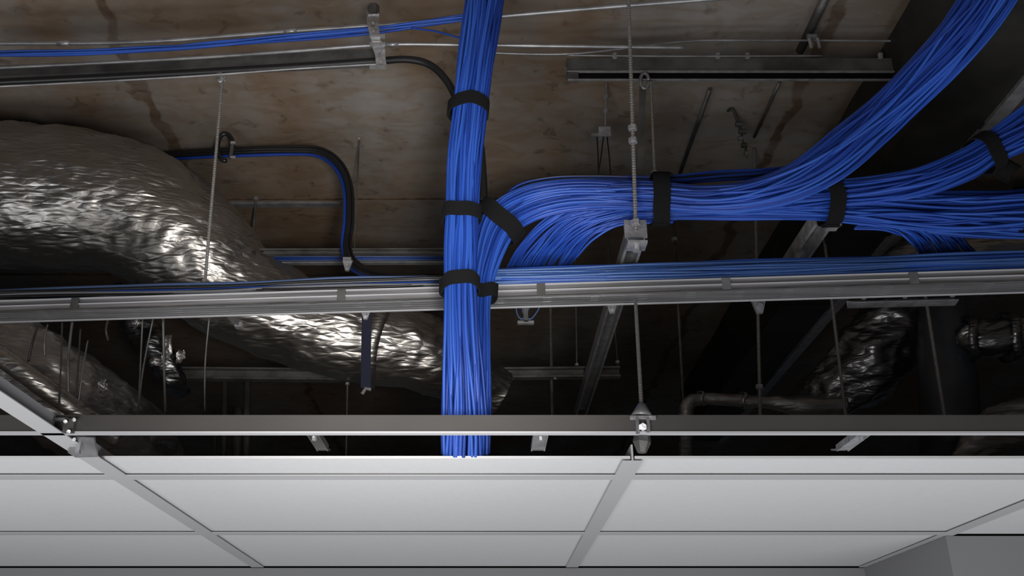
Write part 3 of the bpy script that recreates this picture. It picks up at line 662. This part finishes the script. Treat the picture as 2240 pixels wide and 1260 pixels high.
pipe([(1000, 112, 2.42), (1240, 118, 2.42), (1480, 92, 2.42), (1620, 88, 2.42), (2040, 90, 2.42)], 5, 'thin grey conduit bowed along the deck above the upper right channel', STEEL)
pipe([(1240, 121, 2.36), (1500, 123, 2.38), (1800, 122, 2.4)], 4, 'thinnest conduit resting on the upper right channel', STEEL)
# ribs of deck channel, upper left
def xchan(x0, y0, Y0, x1, y1, Y1, hpx, label, mt, q=1):
    a = P(x0, y0, Y0); b = P(x1, y1, Y1); h = m(hpx, a); return channel(a, b, .035, h, label, material=mt, q=0, lip=.006)
a = P(-160, 172, 2.36); b = P(836, 127, 2.28)
t = thing('support_channel', a, 'dull wide channel behind the black cable at the upper left', 'metal channel')
MB().sweep([(-.02, -.018), (.02, -.018), (.02, .02), (-.02, .02)], a, b).build('channel_body', STEELD, t)
pipe([(-150, 194, 2.22), (0, 189, 2.22), (400, 168, 2.2), (640, 151, 2.18), (830, 140, 2.16)], 4.5, 'thin bright rail under the black cable at the upper left', CONDUIT, name='rail')
cr = bundle('flat ribbon of blue wires along the top left, passing through the perforated hanger', [(-150, 120, 2.28, 18), (0, 118, 2.28, 18), (200, 114, 2.27, 14), (400, 103, 2.26, 16), (640, 82, 2.24, 18), (820, 66, 2.22, 20), (930, 50, 2.2, 18), (1020, 38, 2.12, 16)],
       15, .0036, 12, wob=.6, name='wire_ribbon')
tag(MB().tube(spline([P(900, 62, 2.2), P(950, 68, 2.18), P(1010, 84, 2.12)], 8), .0028, 6).build('loose_wire', BLUES[0], None, True), 'single blue wire straying below the ribbon beside the vertical bundle', 'wire')
# perforated hanger at upper left
t = thing('perforated_hanger', P(833, 150, 2.12), 'bright perforated metal hanger strap across the conduits at the upper left', 'hanger')
YP = 2.13; pts = [P(816, 18, YP+.06), P(815, 40, YP+.02), P(817, 62, YP), P(822, 86, YP-.005), P(828, 104, YP+.005), P(832, 124, YP), P(834, 148, YP)]
c0 = pts[3]; wpx = [13, 13, 12, 10, 13, 11, 12]; b = MB()
sp_ = spline(pts, 4); ws = spline([float(w) for w in wpx], 4)
for p, w_ in zip(sp_, ws):
    ww = m(w_, p)
    for (dx, dy) in ((-ww, 0), (ww, 0), (ww, .004), (-ww, .004)): b.v.append(p+Vector((dx, dy, 0)))
for i in range(len(sp_)-1):
    for j in range(4): b.f.append([i*4+j, i*4+(j+1) % 4, i*4+4+(j+1) % 4, i*4+4+j])
b.f += [[0, 1, 2, 3], [len(b.v)-1, len(b.v)-2, len(b.v)-3, len(b.v)-4]]
b.build('strap', BRIGHT, t)
for (x, y) in ((816, 50), (817, 68), (830, 112), (833, 135)):
    MB().tube([P(x, y, YP-.008), P(x, y, YP+.002)], m(3.2, c0), 8).build('hole', BLACK, t)
for y in (80, 97, 147): MB().box(P(826, y, YP-.006), m(34, c0), .01, m(6, c0)).build('clamp_ear', STEEL, t)
MB().tube([P(817, 14, YP+.05), P(817, 36, YP+.05)], m(14, c0), 6).build('anchor', STEELD, t)
MB().tube([P(806, 34, YP+.03), P(830, 34, YP+.03)], m(5, c0), 6).build('bolt', BRIGHT, t)
# small clip at the top of the left rod
t = thing('rod_eye', P(484, 178, 2.42), 'small steel eye clamping the left rod to the thin rail', 'clamp')
MB().tube([P(472, 163, 2.2), P(484, 160, 2.2), P(492, 170, 2.2), P(482, 180, 2.2), P(474, 172, 2.2)], .0035, 8).build('eye', STEEL, t, True)

# upper right channel
YC = 2.44
a = P(1240, 142, YC); b = P(2080, 142, YC)
t = thing('strut_channel', a, 'long open channel under the deck at the upper right with a dark slot', 'metal channel')
hh = m(33, a)
MB().box((a+b)/2+Vector((0, 0, .0)), (b-a).length, .006, hh).build('face', STEELD, t)
MB().box((a+b)/2+Vector((0, .02, hh/2)), (b-a).length, .04, .004).build('top_flange', STEELD, t)
for (yy, mt_) in ((157, BRIGHT), (175, BRIGHT)):
    c = P(1660, yy, YC-.004); MB().box(Vector(((a.x+b.x)/2, c.y, c.z)), (b-a).length, .008, .0035).build('lip', mt_, t)
c = P(1660, 166, YC+.02); MB().box(Vector(((a.x+b.x)/2, c.y, c.z)), (b-a).length, .004, m(17, c)).build('slot_back', BLACK, t)
c = P(1252, 166, YC-.002); MB().box(c, m(26, c), .008, m(17, c)).build('end_cap', STEELD, t)
for x in (1345, 1570, 1635, 1926):
    MB().tube([P(x, 118, YC-.02), P(x, 126, YC-.02)], .008, 6).build('bolt', BRIGHT, t)
# flat bar drop with eye
t = thing('flat_bar_hanger', P(1404, 385, 2.33), 'flat dark bar with round eye hanging from the upper right channel beside the long rod', 'hanger')
MB().sweep([(-.010, -.002), (.010, -.002), (.010, .002), (-.010, .002)], P(1406, 190, 2.43), P(1401, 388, 2.43), up=FWD).build('bar', STEELD, t)
ey = [P(1410+9*math.cos(math.radians(a_)), 177+17*math.sin(math.radians(a_)), 2.43) for a_ in range(0, 361, 24)]
MB().tube(ey, m(4, ey[0]), 8).build('eye', STEEL, t, True)
# junction clip with wires
t = thing('deck_clip', P(1318, 305, 2.75), 'small pale clip block with dangling wires on the deck right of the vertical bundle', 'clip')
c0 = P(1320, 292, 2.78)
MB().box(P(1322, 292, 2.78), m(26, c0), .03, m(24, c0)).build('block', BRIGHT, t)
MB().box(P(1302, 298, 2.78), m(18, c0), .02, m(8, c0)).build('tongue', STEEL, t)
for (x0, x1) in ((1306, 1309), (1328, 1336), (1320, 1307)):
    MB().tube([P(x0, 300, 2.77), P((x0+x1)/2+1, 345, 2.76), P(x1, 388, 2.75)], .0022, 6).build('wire', BLACK, t, True)
# hook chain
t = thing('hook_clip', P(1640, 340, 2.8), 'dark hook with a chain of clips dangling from the deck right of the flat bar', 'hanger')
MB().tube(spline([P(1592, 243, 2.95), P(1600, 238, 2.93), P(1607, 248, 2.93), P(1613, 265, 2.93), P(1622, 290, 2.93)], 6), .006, 8).build('hook', STEELD, t, True)
for (x, y, w_) in ((1616, 272, 14), (1624, 288, 16), (1619, 303, 10), (1628, 318, 12), (1632, 335, 8)):
    c = P(x, y, 2.92); MB().tube([c-Vector((m(w_/2, c), 0, 0)), c+Vector((m(w_/2, c), 0, 0))], m(6, c), 6).build('clip', STEELD if w_ > 11 else STEEL, t)
MB().tube([P(1622, 290, 2.93), P(1624, 303, 2.92), P(1630, 320, 2.92), P(1634, 345, 2.92)], .004, 6).build('chain_wire', STEELD, t, True)
# pipes running away along the deck
for (x0, y0, y1, z, w_, lb) in ((1553, 195, 380, 2.035, 9, 'thin dark pipe slanting away on the deck below the upper right channel'), (1812, -20, 112, 2.02, 20, 'dark pipe slanting from the top edge to the thin grey conduit'), (1705, 180, 300, 2.035, 7, 'faint thin pipe slanting under the deck left of the sweeping bundle')):
    a = Pz(x0, y0, z); b = Vector((a.x, Pz(x0, y1, z).y, a.z))
    tag(MB().tube([a, b], m(w_, a)/2, 12).build('deck_pipe', STEELD, None, True), lb, 'pipe', 'dark pipes along the deck')
t = thing('pipe_clamp', P(1778, 105, 2.4), 'small bright clamp where the dark pipe meets the grey conduit at the top right', 'clamp')
MB().tube([P(1766, 80, 2.38), P(1785, 80, 2.38)], .009, 6).build('saddle', STEEL, t)
for x in (1770, 1788): MB().tube([P(x, 84, 2.37), P(x+5, 104, 2.37)], .005, 6).build('bolt', BRIGHT, t)

# threads and wires hanging over the lower left duct
wires = [(82, 715, 62, 790), (104, 710, 98, 780), (136, 705, 128, 885), (158, 705, 150, 860), (176, 720, 166, 870), (192, 745, 172, 880), (236, 700, 237, 745), (312, 698, 302, 905), (335, 697, 300, 920), (357, 697, 362, 905), (458, 694, 448, 900)]
ORD = ['leftmost', 'second', 'third', 'fourth', 'fifth', 'sixth', 'short seventh', 'eighth', 'ninth', 'tenth', 'eleventh']
for i, (x0, y0, x1, y1) in enumerate(wires):
    mid = ((x0+x1)/2+random.uniform(-5, 5), (y0+y1)/2)
    o = MB().tube(spline([P(x0, y0, 2.64 if i < 7 else 2.5), P(mid[0], mid[1], 2.63 if i < 7 else 2.56), P(x1, y1, 2.65)], 6), .0028 if i % 3 else .0042, 6).build('tie_wire', STEEL if i % 2 and i < 7 else STEELD, None, True)
    tag(o, '%s thin tie wire from the left, hanging by the dark lower duct' % ORD[i], 'wire', 'tie wires by the lower left ducts')
# torn foil scraps
for i, (x, y, w_, h_) in enumerate(((365, 760, 22, 60), (340, 790, 30, 22), (395, 780, 18, 30), (225, 845, 20, 30), (300, 705, 10, 34))):
    c = P(x, y, 2.75 if i == 3 else 3.05); b = MB(); n = 7
    for r_ in range(n):
        for c_ in range(n):
            u = c_/(n-1)-.5; v = r_/(n-1)-.5; k = 1-.6*abs(v)
            b.v.append(c+Vector((m(w_, c)*u*k+.006*noise.noise(Vector((u*4, v*4, i))), .02*noise.noise(Vector((u*3+i, v*3, 2))), -m(h_, c)*v*(1+.3*noise.noise(Vector((u*3, i, 1)))))))
    N0 = n*n; b.v += [v+Vector((0, .003, 0)) for v in b.v[:N0]]
    for r_ in range(n-1):
        for c_ in range(n-1):
            q = r_*n+c_; b.f.append([q, q+1, q+n+1, q+n]); b.f.append([N0+q+n, N0+q+n+1, N0+q+1, N0+q])
    tag(b.build('foil_scrap', DFOIL2, None, True), ['tall torn foil scrap hanging between the left ducts', 'curled foil scrap low beside the tall torn one', 'small foil scrap right of the tall torn one', 'crumpled foil scrap on the lower left duct', 'narrow foil scrap just under the tray at the left'][i], 'foil scrap')
